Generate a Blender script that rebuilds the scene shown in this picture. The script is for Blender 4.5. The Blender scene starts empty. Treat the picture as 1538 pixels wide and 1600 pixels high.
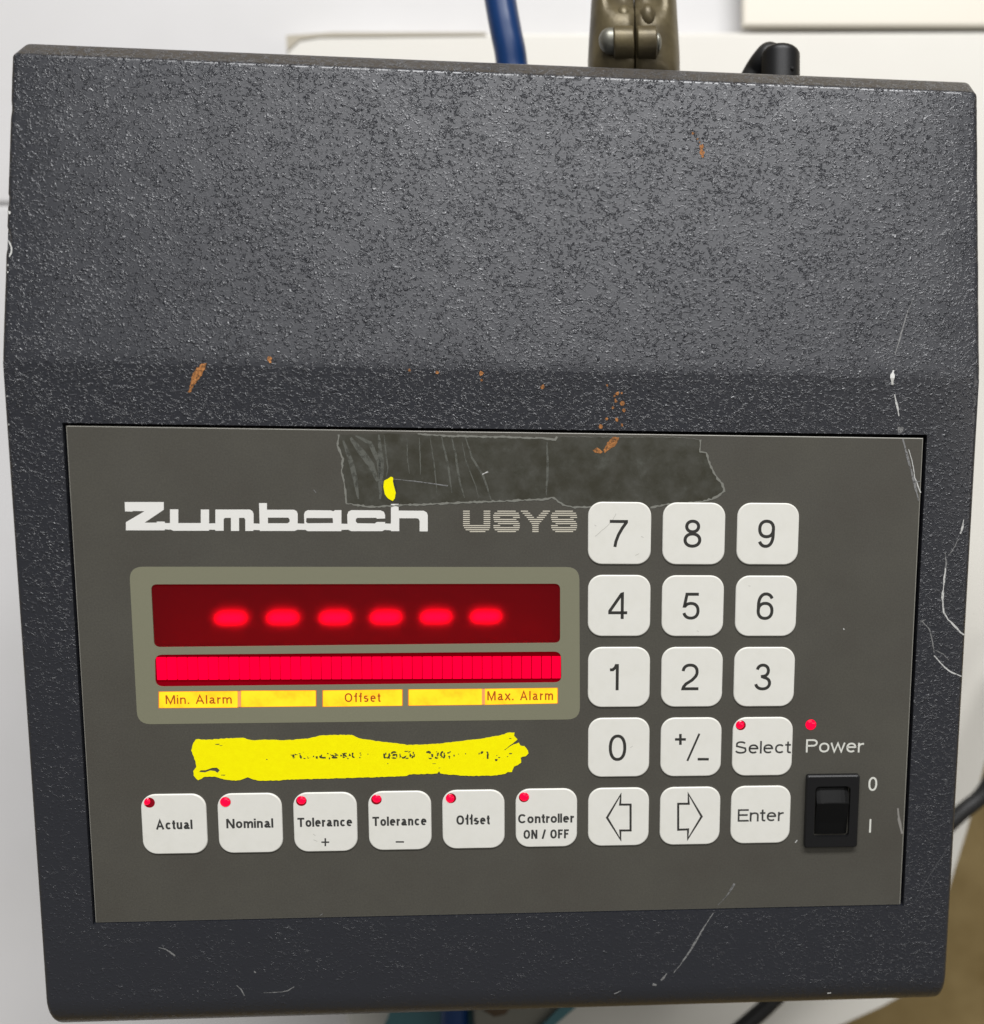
import bpy, bmesh, math, random
from mathutils import Matrix, Vector, noise
from mathutils.geometry import tessellate_polygon
random.seed(7)
S = bpy.context.scene
COL = S.collection
MM = 0.001

# ------------------------------------------------------------------ frames
# face frame: x right, y up the sloping control face, z out of it (mm); origin on the crest, mid width
TH = 0.18164886
FACE = Matrix(((1,0,0,0),(0,math.cos(TH),-math.sin(TH),0),(0,math.sin(TH),math.cos(TH),0),(0,0,0,1)))

# ------------------------------------------------------------------ camera
RX = ((0.99677913,-0.01863422,-0.07800083),(0.00774211,0.99044672,-0.13767846),(0.07982119,0.13663112,0.98740089))
CP = (148.32880494-125, 1.96630991, 278.57689658)       # camera in the face frame, mm
FPX, PX, PY = 1650.0, 1066.5, 800.0
def fv(r): return Vector((r[0], -r[1], -r[2]))
cam = bpy.data.cameras.new('camera'); camo = bpy.data.objects.new('camera', cam); COL.objects.link(camo)
ax = [FACE.to_3x3() @ fv(RX[0]), FACE.to_3x3() @ -fv(RX[1]), FACE.to_3x3() @ -fv(RX[2])]
m = Matrix((ax[0], ax[1], ax[2])).transposed().to_4x4()
m.translation = FACE @ (Vector(CP)*MM)
camo.matrix_world = m
cam.sensor_fit = 'HORIZONTAL'; cam.sensor_width = 36; cam.lens = FPX/1538*36
cam.shift_x = (769-PX)/1538; cam.clip_start = .01; cam.clip_end = 50
cam.dof.use_dof = True; cam.dof.focus_distance = .283; cam.dof.aperture_fstop = 9.0
S.camera = camo

# ------------------------------------------------------------------ light
w = bpy.data.worlds.new('World'); S.world = w; w.use_nodes = True
w.node_tree.nodes['Background'].inputs[0].default_value = (1.0, .97, .92, 1)
w.node_tree.nodes['Background'].inputs[1].default_value = 0.19
def area(name, loc, target, sx, sy, power, col):
    d = bpy.data.lights.new(name, 'AREA'); d.shape = 'RECTANGLE'; d.size = sx; d.size_y = sy; d.energy = power; d.color = col
    o = bpy.data.objects.new(name, d); COL.objects.link(o); o.location = loc
    o.rotation_euler = (Vector(target)-Vector(loc)).to_track_quat('-Z', 'Y').to_euler()
    return o
area('ceiling_lamp', (-.02, .55, 1.42), (0, .02, 0), 1.25, .62, 6.2, (.99, .99, 1))
area('ceiling_lamp', (.15, 2.25, 2.0), (0, .02, 0), 2.7, .5, 142, (.99, .99, 1))
area('ceiling_lamp', (1.25, -.15, 1.2), (0, -.03, 0), .35, 1.2, 4, (1, .96, .9))
S.view_settings.view_transform = 'Standard'; S.view_settings.look = 'None'; S.view_settings.exposure = -.2; S.view_settings.gamma = 1
S.cycles.use_denoising = True
S.cycles.max_bounces = 8

# ------------------------------------------------------------------ helpers
def ray(u, v):
    d = fv([RX[0][i]*(u-PX)/FPX + RX[1][i]*(v-PY)/FPX + RX[2][i] for i in range(3)])
    return Vector(CP), d
def fp(u, v, h=0.0):
    """picture point -> point of the control face, h mm above it (mm, face frame)"""
    c, d = ray(u, v); t = (h-c.z)/d.z; p = c+d*t
    return Vector((p.x, p.y, h))
def upw(u, v, h=0.0):
    """picture point -> the upper face plane"""
    c, d = ray(u, v)
    n = Vector((0, math.sin(TH), math.cos(TH)))
    # world z axis seen in the face frame
    t = (h - c.dot(n))/d.dot(n); return c+d*t
def hull(u, v, h=.06):
    p = fp(u, v, h)
    return upw(u, v, h) if p.y > 0 else p
def wp(u, v, Z):
    """picture point -> world point at height Z mm (metres)"""
    c, d = ray(u, v); c = FACE @ (c*MM); d = (FACE.to_3x3() @ d)
    t = (Z*MM-c.z)/d.z; return c+d*t

def mesh(name, verts, faces, mat, parent=None, frame=FACE, smooth=False, scale=MM):
    me = bpy.data.meshes.new(name); me.from_pydata([Vector(v)*scale for v in verts], [], faces); me.update()
    if mat: me.materials.append(mat)
    if smooth:
        for p in me.polygons: p.use_smooth = True
    return link(name, me, parent, frame)
def link(name, me, parent=None, frame=None):
    o = bpy.data.objects.new(name, me); COL.objects.link(o)
    if parent: o.parent = parent
    if frame is not None:
        o.matrix_world = frame
        if parent: 
            o.matrix_parent_inverse = Matrix()
            o.matrix_basis = world_of(parent).inverted() @ frame
    return o
def world_of(o):
    return (world_of(o.parent) @ o.matrix_basis) if o.parent else o.matrix_basis.copy()
def tag(o, label=None, cat=None, group=None, kind=None):
    if label: o['label'] = label
    if cat: o['category'] = cat
    if group: o['group'] = group
    if kind: o['kind'] = kind
    return o
def empty(name, loc, label, cat, group=None):
    o = bpy.data.objects.new(name, None); COL.objects.link(o); o.location = loc; o.empty_display_size = .02
    return tag(o, label, cat, group)
def at(x, y, z=0):
    return FACE @ Matrix.Translation(Vector((x, y, z))*MM)

# ------------------------------------------------------------------ materials
def mat(name, col, rough=.5, metal=0, emit=None, es=0, spec=.5, coat=0):
    m = bpy.data.materials.new(name); m.use_nodes = True; b = m.node_tree.nodes['Principled BSDF']
    b.inputs['Base Color'].default_value = (*col, 1); b.inputs['Roughness'].default_value = rough
    b.inputs['Metallic'].default_value = metal; b.inputs['Specular IOR Level'].default_value = spec
    b.inputs['Coat Weight'].default_value = coat
    if emit: b.inputs['Emission Color'].default_value = (*emit, 1); b.inputs['Emission Strength'].default_value = es
    return m
class N:
    def __init__(s, m): s.t = m.node_tree; s.b = s.t.nodes['Principled BSDF']
    def n(s, k, **kw):
        x = s.t.nodes.new(k)
        for a, v in kw.items(): setattr(x, a, v)
        return x
    def l(s, a, b): s.t.links.new(a, b)
    def coords(s, scale=(1000,1000,1000), rot=(0,0,0)):
        tc = s.n('ShaderNodeTexCoord'); mp = s.n('ShaderNodeMapping'); mp.inputs['Scale'].default_value = scale; mp.inputs['Rotation'].default_value = rot
        s.l(tc.outputs['Object'], mp.inputs[0]); return mp.outputs[0]
    def noise(s, co, scale, detail=2, rough=.5, dist=0, typ='FBM'):
        x = s.n('ShaderNodeTexNoise'); x.noise_type = typ; x.inputs['Scale'].default_value = scale; x.inputs['Detail'].default_value = detail
        x.inputs['Roughness'].default_value = rough; x.inputs['Distortion'].default_value = dist; s.l(co, x.inputs['Vector'])
        return x.outputs['Fac'] if 'Fac' in x.outputs else x.outputs[0]
    def ramp(s, f, stops, interp='LINEAR'):
        r = s.n('ShaderNodeValToRGB'); r.color_ramp.interpolation = interp; e = r.color_ramp.elements
        while len(e) < len(stops): e.new(.5)
        for i, (p, c) in enumerate(stops):
            e[i].position = p; e[i].color = (c, c, c, 1) if not hasattr(c, '__len__') else (*c, 1)
        s.l(f, r.inputs[0]); return r.outputs[0]
    def math(s, op, a, b=None, c=None):
        x = s.n('ShaderNodeMath', operation=op)
        for i, v in enumerate((a, b, c)):
            if v is None: continue
            if hasattr(v, 'type'): s.l(v, x.inputs[i])
            else: x.inputs[i].default_value = v
        return x.outputs[0]
    def bump(s, h, dist, strength=1, prev=None):
        x = s.n('ShaderNodeBump'); x.inputs['Distance'].default_value = dist; x.inputs['Strength'].default_value = strength
        s.l(h, x.inputs['Height'])
        if prev: s.l(prev, x.inputs['Normal'])
        s.l(x.outputs[0], s.b.inputs['Normal']); return x.outputs[0]

# textured dark paint of the housing: a glossy skin with ropy ridges and small pimples
paint = mat('textured_paint', (.0175,.019,.025), .36, spec=.9)
n = N(paint)
co = n.coords(rot=(0,0,.62), scale=(1000,1500,1000))
co2 = n.coords()
patch = n.ramp(n.noise(co2, .09, 3, .6), [(.36,.45),(.58,1.0)])
def zero_line(f, w_): return n.ramp(n.math('ABSOLUTE', n.math('SUBTRACT', f, .5)), [(0,1),(w_*.4,.75),(w_,0)], 'EASE')
ridge = n.math('MULTIPLY', zero_line(n.noise(co, .35, 3, .6, 1.0), .075), n.ramp(n.noise(co2, .75, 2, .5), [(.48,0),(.60,1)], 'EASE'))
ridge2 = n.math('MULTIPLY', zero_line(n.noise(co2, .58, 2, .6, .6), .07), n.ramp(n.noise(co, .9, 2, .5), [(.52,0),(.62,.8)], 'EASE'))
dots = n.ramp(n.noise(co2, .62, 1, .5), [(.66,0),(.76,1)], 'EASE')
fine = n.noise(co, 1.5, 2, .6)
h = n.math('MULTIPLY', n.math('ADD', ridge, ridge2), patch)
h = n.math('ADD', h, n.math('MULTIPLY', fine, .16))
h = n.math('ADD', h, n.math('MULTIPLY', dots, .9))
# the coat is thinner and smoother towards the front lip, coarser again along the right side
sep = n.n('ShaderNodeSeparateXYZ'); n.l(co2, sep.inputs[0])
thin = n.n('ShaderNodeMapRange'); thin.interpolation_type = 'SMOOTHSTEP'
for k_, v_ in zip((1, 2, 3, 4), (-120, 0, .42, 1)): thin.inputs[k_].default_value = v_
n.l(sep.outputs[1], thin.inputs[0])
rs = n.n('ShaderNodeMapRange'); rs.interpolation_type = 'SMOOTHSTEP'
for k_, v_ in zip((1, 2, 3, 4), (60, 120, 0, .3)): rs.inputs[k_].default_value = v_
n.l(sep.outputs[0], rs.inputs[0])
h = n.math('MULTIPLY', h, n.math('MINIMUM', n.math('ADD', thin.outputs[0], rs.outputs[0]), 1))
n.bump(h, .00017, 1.0)
n.l(n.ramp(n.noise(co2, .3, 4, .6), [(.3,.31),(.7,.35)]), n.b.inputs['Roughness'])

panel_m = mat('panel_film', (.074,.068,.054), .5, spec=.35)
n = N(panel_m); co = n.coords()
mx = n.n('ShaderNodeMix', data_type='RGBA', blend_type='MULTIPLY'); mx.inputs[0].default_value = 1
n.l(n.ramp(n.noise(co, .035, 5, .65), [(.3,(.069,.064,.053)),(.5,(.074,.070,.058)),(.7,(.080,.076,.062))]), mx.inputs[6])
n.l(n.ramp(n.noise(co, 2.2, 3, .7), [(.3,.86),(.7,1.14)]), mx.inputs[7])
n.l(mx.outputs[2], n.b.inputs['Base Color'])
n.l(n.ramp(n.noise(co, .05, 4, .6), [(.35,.42),(.65,.56)]), n.b.inputs['Roughness'])
n.bump(n.noise(co, 3.5, 2, .6), .00002, .8)
panel_edge = mat('panel_edge', (.32,.31,.27), .5)
bezel_m = mat('bezel_print', (.205,.202,.137), .5, spec=.35)
n = N(bezel_m); n.bump(n.noise(n.coords(), 3.5, 2, .6), .00002, .8)
key_m = mat('key_film', (.80,.79,.73), .33, spec=.45)
n = N(key_m); co = n.coords()
n.l(n.ramp(n.noise(co, .16, 5, .7), [(.25,(.725,.715,.65)),(.5,(.755,.745,.685)),(.8,(.775,.765,.71))]), n.b.inputs['Base Color'])
n.bump(n.noise(co, .12, 3, .5), .00012, .6)
ink = mat('black_ink', (.035,.034,.03), .55, spec=.3)
ink2 = mat('grey_black_ink', (.045,.045,.042), .55, spec=.3)
white_ink = mat('white_ink', (.78,.77,.73), .5, spec=.3)
grey_ink = mat('grey_ink', (.68,.68,.62), .5, spec=.3)
stripe_ink = mat('model_lettering_ink', (.6,.56,.46), .5)
orange_ink = mat('orange_ink', (.42,.11,.004), .6)
black_pl = mat('black_plastic', (.008,.008,.0085), .42, spec=.35)
n = N(black_pl); n.bump(n.noise(n.coords(), 2.0, 3, .6), .00003, .7)
rocker_m = mat('rocker_plastic', (.007,.007,.007), .42, spec=.1)
hole_m = mat('dark_gap', (.004,.004,.004), .8)
yellow = mat('yellow_paint', (.93,.84,.0), .6, spec=.12)
n = N(yellow); co = n.coords()
n.l(n.ramp(n.noise(co, .5, 4, .6), [(.3,(.95,.85,.0)),(.7,(.98,.9,.0))]), n.b.inputs['Base Color'])
n.bump(n.noise(co, .9, 4, .6), .00003, .7)
bare = mat('bare_metal', (.75,.75,.72), .35, metal=.6)
scr = mat('scratched_paint', (.55,.55,.53), .6)
scr_dim = mat('faint_scratch', (.2,.2,.197), .6)
rust = mat('orange_rust', (.46,.17,.035), .8)
n = N(rust); co = n.coords()
n.l(n.ramp(n.noise(co, 1.3, 4, .7), [(.34,(.09,.05,.02)),(.52,(.36,.14,.035)),(.74,(.66,.30,.10))]), n.b.inputs['Base Color'])
n.l(n.ramp(n.noise(co, 1.7, 3, .65), [(.32,.25),(.44,1)]), n.b.inputs['Alpha'])
for m_ in (scr, scr_dim):          # scratches break up over the grain of the paint
    n = N(m_); n.l(n.ramp(n.noise(n.coords(), 1.4, 3, .65), [(.36,.3 if m_ == scr_dim else .5),(.5,1)]), n.b.inputs['Alpha'])

def lit(name, col, es, base):
    return mat(name, base, .5, emit=col, es=es, spec=.0)
led_on = lit('lit_red_lens', (1,.0,.04), 1.4, (.3,0,.01))
led_on.node_tree.nodes['Principled BSDF'].inputs['Specular IOR Level'].default_value = .3; led_on.node_tree.nodes['Principled BSDF'].inputs['Roughness'].default_value = .12
led_rim = lit('red_lens_side', (1,.0,.03), .10, (.16,.005,.01))
bar_on = lit('lit_bar_segment', (1,.0,.032), 1.3, (.25,0,.01))
bar_gap = lit('bar_backing', (1,.0,.015), .13, (.15,0,.005))  # no lamp: weak emission stands in for light spilling between the lit segments
n = N(bar_on)
oi = n.n('ShaderNodeObjectInfo')
n.l(n.math('MULTIPLY_ADD', oi.outputs['Random'], .2, 1.1), n.b.inputs['Emission Strength'])
seg_on = lit('lit_digit_segment', (1,.0,.06), 9.0, (.3,0,.01))
seg_off = lit('unlit_segment_glow', (1,.0,.02), .06, (.2,.01,.015))  # switched off; a trace of emission replaces the light they would reflect
amber = lit('backlit_amber_film', (1,.66,.012), 1.15, (.6,.3,.02))
n = N(amber); co = n.coords()
n.l(n.ramp(n.noise(co, .14, 3, .6), [(.32,(1,.34,.003)),(.5,(1,.55,.006)),(.75,(1,.64,.012))]), n.b.inputs['Emission Color'])
amber_rim = lit('amber_film_rim', (1,.25,.03), .42, (.4,.15,.04))

# red filter in front of the digits: tinted, milky front
filt = bpy.data.materials.new('red_filter'); filt.use_nodes = True; t = filt.node_tree
b = t.nodes['Principled BSDF']; b.inputs['Base Color'].default_value = (.62,.003,.022,1); b.inputs['Roughness'].default_value = .85
b.inputs['Transmission Weight'].default_value = .93; b.inputs['IOR'].default_value = 1.2; b.inputs['Specular IOR Level'].default_value = .0
well_m = lit('display_well', (1,.0,.03), .10, (.12,.002,.004))  # not a source: red glow put into the well for light scattered behind the filter

# ------------------------------------------------------------------ shape helpers
def rrect(x0, y0, x1, y1, r, k=6):
    """corners counted anticlockwise, y up"""
    pts = []
    for cx, cy, a in ((x1-r,y1-r,0),(x0+r,y1-r,90),(x0+r,y0+r,180),(x1-r,y0+r,270)):
        for i in range(k+1):
            t = math.radians(a+90*i/k); pts.append((cx+r*math.cos(t), cy+r*math.sin(t)))
    return pts
def rquad(c, r, k=6):
    """quad of four corners (anticlockwise) with rounded corners"""
    out = []; c = [Vector(p).to_2d() for p in c]
    for i in range(4):
        p, a, b_ = c[i], c[i-1], c[(i+1) % 4]
        s = p+(a-p).normalized()*r; e = p+(b_-p).normalized()*r
        for j in range(k+1):
            t = j/k; q = s.lerp(p, .55+.45*0).lerp(e.lerp(p, .55), t) if False else (s*(1-t)**2 + p*2*t*(1-t)*.98 + p*0 + e*t*t + (s+e)*.5*2*t*(1-t)*.02)
            out.append((q.x, q.y))
    return out
def slab(name, loops, z, thick, m, parent, frame=FACE, side_mat=None, bevel=0):
    """flat sheet with holes: loops[0] outer, rest holes; top at z, thickness down"""
    vs, fs = [], []
    polys = [[Vector((x, y, 0)) for x, y in L] for L in loops]
    flat = [p for L in polys for p in L]; tri = tessellate_polygon(polys)
    for p in flat: vs.append((p.x, p.y, z))
    for a, b_, c in tri:
        nrm = (flat[b_]-flat[a]).cross(flat[c]-flat[a]).z
        if abs(nrm) < 1e-9: continue
        fs.append((a, b_, c) if nrm > 0 else (a, c, b_))
    nt = len(fs)
    if thick:
        off = 0
        for L in polys:
            k = len(L); base = len(vs)
            for p in L: vs.append((p.x, p.y, z))
            for p in L: vs.append((p.x, p.y, z-thick))
            for i in range(k):
                j = (i+1) % k; fs.append((base+i, base+k+i, base+k+j, base+j))
    o = mesh(name, vs, fs, m, parent, frame)
    if side_mat:
        o.data.materials.append(side_mat)
        for p in o.data.polygons[nt:]: p.material_index = 1
    return o
def pillow(name, loop_fn, h, bev, m, parent, frame, k=5):
    """raised pad with a rounded shoulder; loop_fn(inset) gives the outline"""
    rings = [(0, 0)] + [(bev*(1-math.cos(math.pi/2*i/k)), h-bev*1.0*(1-math.sin(math.pi/2*i/k)) if h >= bev else h*math.sin(math.pi/2*i/k)) for i in range(k+1)]
    vs, fs = [], []; n0 = None
    for ins, z in rings:
        L = loop_fn(ins); n0 = len(L)
        vs += [(x, y, z) for x, y in L]
    for r in range(len(rings)-1):
        for i in range(n0):
            j = (i+1) % n0; fs.append((r*n0+i, r*n0+j, (r+1)*n0+j, (r+1)*n0+i))
    fs.append(tuple((len(rings)-1)*n0+i for i in range(n0)))
    o = mesh(name, vs, fs, m, parent, frame, smooth=True)
    o.data.polygons[-1].use_smooth = False
    return o

# --- stroke lettering
def ell(cx, cy, rx, ry, a0, a1, n_=14, e=2.25):
    out = []
    for i in range(n_+1):
        t = math.radians(a0+(a1-a0)*i/n_); c, s = math.cos(t), math.sin(t)
        out.append((cx+rx*math.copysign(abs(c)**(2/e), c), cy+ry*math.copysign(abs(s)**(2/e), s)))
    return out
def glyph(ch, h):
    """centre lines in cap heights, h = half stroke; returns (width, strokes)"""
    T = 1-h; X = .74-h; B = h
    if ch == ' ': return .28, []
    if ch == '0': return .58, [ell(.29,.5,.29-h,.5-h,90,450,30)]
    if ch == '1': return .58, [[(.37,0),(.37,1)], [(.10,.80-h*.3),(.2,.80-h*.3),(.29,.86),(.345,.985)]]
    if ch == '2': return .58, [ell(.29,.69,.29-h,.31-h,175,-15,16)+[(.5-h*.4,.52),(.36,.38),(.16,.24),(.08,.13),(.06,B),(.58,B)]]
    if ch == '3': return .58, [ell(.28,.735,.24-h,.265-h,170,-80,16,2.1)+[(.22,.515)], [(.24,.53)]+ell(.285,.27,.285-h,.27-h,78,-172,18,2.1)]
    if ch == '4': return .60, [[(.44,0),(.44,T),(.41,T-.01),(.04,.30),(.04,.235),(.60,.235)]]
    if ch == '5': return .58, [[(.53,T),(.15,T),(.075,.50),(.10,.50)]+ell(.285,.33,.285-h,.33-h,128,-165,18)]
    if ch == '6': return .58, [ell(.30,.33,.28-h,.33-h,0,360,24)+[], ell(.32,.52,.30-h*1.1,.48-h,35,180,14)+[(.025+h,.33)]]
    if ch == '7': return .58, [[(.02,T),(.55,T),(.55,T-.03),(.42,.70),(.30,.45),(.22,.2),(.19,0)]]
    if ch == '8': return .58, [ell(.29,.755,.245-h,.245-h,0,360,22,2.1), ell(.29,.275,.29-h,.275-h,0,360,24,2.1)]
    if ch == '9': return .58, [ell(.28,.67,.28-h,.33-h,0,360,24)+[], ell(.26,.48,.30-h*1.1,.48-h,-145,0,14)+[(.555-h,.67)]]
    if ch == '+': return .60, [[(.04,.42),(.56,.42)], [(.30,.16),(.30,.68)]]
    if ch == '-': return .50, [[(0,.42),(.5,.42)]]
    if ch == '/': return .36, [[(.02,-.02),(.34,1.02)]]
    if ch == '.': return .16, [[(.08,0),(.08,2*h)]]
    if ch == 'A': return .76, [[(h*.9,0),(.38,T+h*.6),(.76-h*.9,0)], [(.17,.33),(.59,.33)]]
    if ch == 'C': return .72, [ell(.37,.5,.37-h,.5-h,38,322,26)]
    if ch == 'E': return .60, [[(.60,T),(h,T),(h,B),(.61,B)], [(h,.53),(.55,.53)]]
    if ch == 'F': return .57, [[(.57,T),(h,T),(h,0)], [(h,.50),(.5,.50)]]
    if ch == 'M': return .84, [[(h,0),(h,1)], [(.84-h,1),(.84-h,0)], [(h*1.2,1),(.42,h*.8),(.84-h*1.2,1)]]
    if ch == 'N': return .72, [[(h,0),(h,1)], [(.72-h,1),(.72-h,0)], [(h*1.1,1),(.72-h*1.1,0)]]
    if ch == 'O': return .77, [ell(.385,.5,.385-h,.5-h,90,450,32)]
    if ch == 'P': return .64, [[(h,0),(h,T),(.36,T)]+ell(.36,.72,.28-h,.28-h,90,-90,12)+[(h,.44+h)]]
    if ch == 'S': return .66, [ell(.33,.735,.28-h,.265-h,20,180,14)+[(.055+h,.70),(.12,.60),(.33,.52),(.55,.43),(.64-h,.31),(.645-h,.26)]+ell(.33,.27,.315-h,.27-h,-5,-170,14)]
    if ch == 'T': return .66, [[(0,T),(.66,T)], [(.33,T),(.33,0)]]
    if ch == 'a': return .57, [[(.455,.50)]+[], ell(.26,.52,.22-h,.22-h,165,0,12)+[(.48-h,.12),(.50-h*.4,B),(.56,B)], [(.48-h,.45),(.40,.41),(.22,.385)]+ell(.215,.20,.20-h,.2-h,105,290,10)+[(.36,.06+h*.6),(.46-h,.20)]]
    if ch == 'b': return .55, [[(h,0),(h,1)], ell(.29,.37,.265-h,.37-h,0,360,22)]
    if ch == 'c': return .52, [ell(.28,.37,.27-h,.37-h,42,318,20)]
    if ch == 'e': return .56, [[(h,.40),(.54-h,.40)]+ell(.28,.37,.275-h,.37-h,5,312,24)]
    if ch == 'f': return .30, [[(.11+h,0),(.11+h,.84),(.14+h,.95),(.22+h*.6,T),(.32,T)], [(0,.74-h),(.30,.74-h)]]
    if ch == 'i': return .13, [[(.065,0),(.065,.74)], [(.065,1-2*h*.9),(.065,1)]]
    if ch == 'l': return .13, [[(.065,0),(.065,1)]]
    if ch == 'm': return .82, [[(h,0),(h,.74)], [(h,.5)]+ell(.24,.50,.205-h*.6,.24-h,165,0,10)+[(.445-h*.6,0)], [(.41,.5)]+ell(.60,.50,.22-h,.24-h,165,0,10)+[(.82-h,0)]]
    if ch == 'n': return .52, [[(h,0),(h,.74)], [(h,.47)]+ell(.27,.49,.25-h,.25-h,165,0,12)+[(.52-h,0)]]
    if ch == 'o': return .57, [ell(.285,.37,.285-h,.37-h,90,450,24)]
    if ch == 'r': return .33, [[(h,0),(h,.74)], [(h,.42)]+ell(.29,.46,.25-h*.7,.26-h,165,85,6)+[(.33,.72-h)]]
    if ch == 's': return .50, [ell(.25,.55,.215-h,.19-h,25,180,10)+[(.04+h,.52),(.10,.44),(.25,.385),(.42,.32),(.485-h,.24),(.485-h,.20)]+ell(.25,.2,.235-h,.2-h,-5,-165,10)]
    if ch == 't': return .30, [[(.12+h*.3,.94),(.12+h*.3,.16),(.15+h*.3,.05+h*.5),(.22+h*.3,B*.9),(.30,B*.9)], [(0,.74-h),(.29,.74-h)]]
    if ch == 'u': return .52, [[(h,.74)]+ell(.25,.25,.25-h,.25-h,180,345,12)+[(.52-h,.30)], [(.52-h,.74),(.52-h,0)]]
    if ch == 'w': return .76, [[(.03,.74),(.20,h*.8),(.38,.70),(.56,h*.8),(.73,.74)]]
    if ch == 'x': return .52, [[(.03,.74),(.49,0)], [(.49,.74),(.03,0)]]
    return .3, []
def ribbon(path, w_, vs, fs, z):
    P = [Vector(p).to_2d() for p in path]
    Q = [P[0]]
    for p in P[1:]:
        if (p-Q[-1]).length > 1e-4: Q.append(p)
    closed = len(Q) > 3 and (Q[0]-Q[-1]).length < 1e-3
    if closed: Q = Q[:-1]
    k = len(Q)
    if k < 2: return
    base = len(vs)
    for i in range(k):
        a = Q[i-1] if (i > 0 or closed) else Q[i]; b_ = Q[(i+1) % k] if (i < k-1 or closed) else Q[i]
        d1 = (Q[i]-a); d2 = (b_-Q[i])
        if d1.length < 1e-9: d1 = d2
        if d2.length < 1e-9: d2 = d1
        d1 = d1.normalized(); d2 = d2.normalized()
        n1 = Vector((-d1.y, d1.x)); n2 = Vector((-d2.y, d2.x)); nn = n1+n2
        if nn.length < 1e-3: nn = n1
        nn.normalize(); f = min(1/max(nn.dot(n1), .3), 2.2)
        ww = w_[i] if hasattr(w_, '__len__') else w_
        vs.append((*(Q[i]-nn*f*ww/2), z)); vs.append((*(Q[i]+nn*f*ww/2), z))
    for i in range(k if closed else k-1):
        j = (i+1) % k; fs.append((base+2*i, base+2*j, base+2*j+1, base+2*i+1))
def lettering(name, s, x0, x1, yb, cap, w_, m, parent, frame, z=.03, sx=1.0, slope=0, gap_=None):
    """text with ink from x0 to x1 (mm), baseline yb, cap height, stroke w_ (of the cap)"""
    gl = [glyph(c, w_/2) for c in s]
    # side bearings grow with condensed sx so the stroke keeps its width
    widths = [((g[0]-w_)*sx+w_ if g[0] > w_ else g[0]) for g in gl]
    total = sum(widths)*cap; k = max(len(s)-1, 1)
    gap = (x1-x0-total)/k
    if len(s) > 1:                                     # open or close the letter widths until the spacing is even
        want = (gap_ or (.12 if w_ < .15 else .12))*cap; flex = sum(max(g[0]-w_, 0) for g in gl)*cap
        sx += ((x1-x0)-want*k-total)/flex
        widths = [((g[0]-w_)*sx+w_ if g[0] > w_ else g[0]) for g in gl]; gap = (x1-x0-sum(widths)*cap)/k
    vs, fs = [], []; x = x0; zi = 0
    for (gw, st), wd in zip(gl, widths):
        for p in st:
            if len(p) < 2: continue
            q = [(x+((px-w_/2)*sx+w_/2)*cap, yb+slope*(x-x0)+py*cap) for px, py in p]
            ribbon(q, w_*cap, vs, fs, z+.006*(zi % 3)); zi += 1
        x += wd*cap+gap
    return mesh(name, vs, fs, m, parent, frame)
def line_part(name, pts, widths, m, parent, h=.06, surf=hull):
    """a scratch: picture points laid on the housing or panel"""
    P = [surf(u, v, h) for u, v in pts]
    vs, fs = [], []; k = len(P)
    for i in range(k):
        d = (P[min(i+1, k-1)]-P[max(i-1, 0)]).normalized(); nrm = Vector((-d.y, d.x, 0)).normalized()
        ww = (widths[i] if hasattr(widths, '__len__') else widths)/2*.2
        vs += [tuple(P[i]-nrm*ww), tuple(P[i]+nrm*ww)]
    for i in range(k-1): fs.append((2*i, 2*i+2, 2*i+3, 2*i+1))
    return mesh(name, vs, fs, m, parent)
def rough_line(pts, amp, step=5):
    out = []
    for (a, b_), (c, d) in zip(pts, pts[1:]):
        L = math.hypot(c-a, d-b_); k = max(1, int(L/step))
        for i in range(k):
            t = i/k; out.append((a+(c-a)*t+random.uniform(-amp, amp), b_+(d-b_)*t+random.uniform(-amp, amp)))
    out.append(pts[-1]); return out

# ================================================================== THE UNIT
BASE_Z = -62.0
unit = empty('control_unit', (0, 0, BASE_Z*MM), 'dark grey textured metal controller with white membrane keys, red display and yellow paint stroke', 'controller')

# ---- housing
XL, XR, RS = -125.8, 125.7, 2.0
c_, s_ = math.cos(TH), math.sin(TH)
def w2f(Y, Z): return (Y*c_+Z*s_, -Y*s_+Z*c_)      # world (Y,Z) mm -> face (y,z)
LB, DF = 84.5, 182.1
corner = [w2f(LB, BASE_Z), w2f(LB, -6.2), w2f(LB-6.0, 0), (0, 0), (-DF, 0)]
fw = Vector((-DF, 0)); dn = Vector(w2f(0, -1)); zf = Vector(w2f(0, 1))
t_ = (fw.y*0 + (Vector((-DF,0)).dot(zf)-BASE_Z)); corner.append(tuple(fw+dn*t_))
rad = [0, 5, 1.6, 34, 12, 0]
stations = []   # (y, z, ny, nz)
def left_n(d): return Vector((-d.y, d.x))
C2 = [Vector(c) for c in corner]
segs = []
for i in range(1, 5):
    d1 = (C2[i]-C2[i-1]).normalized(); d2 = (C2[i+1]-C2[i]).normalized()
    ang = math.acos(max(-1, min(1, d1.dot(d2)))); tl = rad[i]*math.tan(ang/2)
    segs.append((C2[i]-d1*tl, C2[i]+d2*tl, d1, d2, ang))
PY0, PY1 = -15.86426+.8, -149.76827-.45
PXL, PXR = 14.13528-125-.85, 235.61359-125+1.05
def nrm(d): return Vector((d.y, -d.x))
prev = C2[0]
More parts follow.
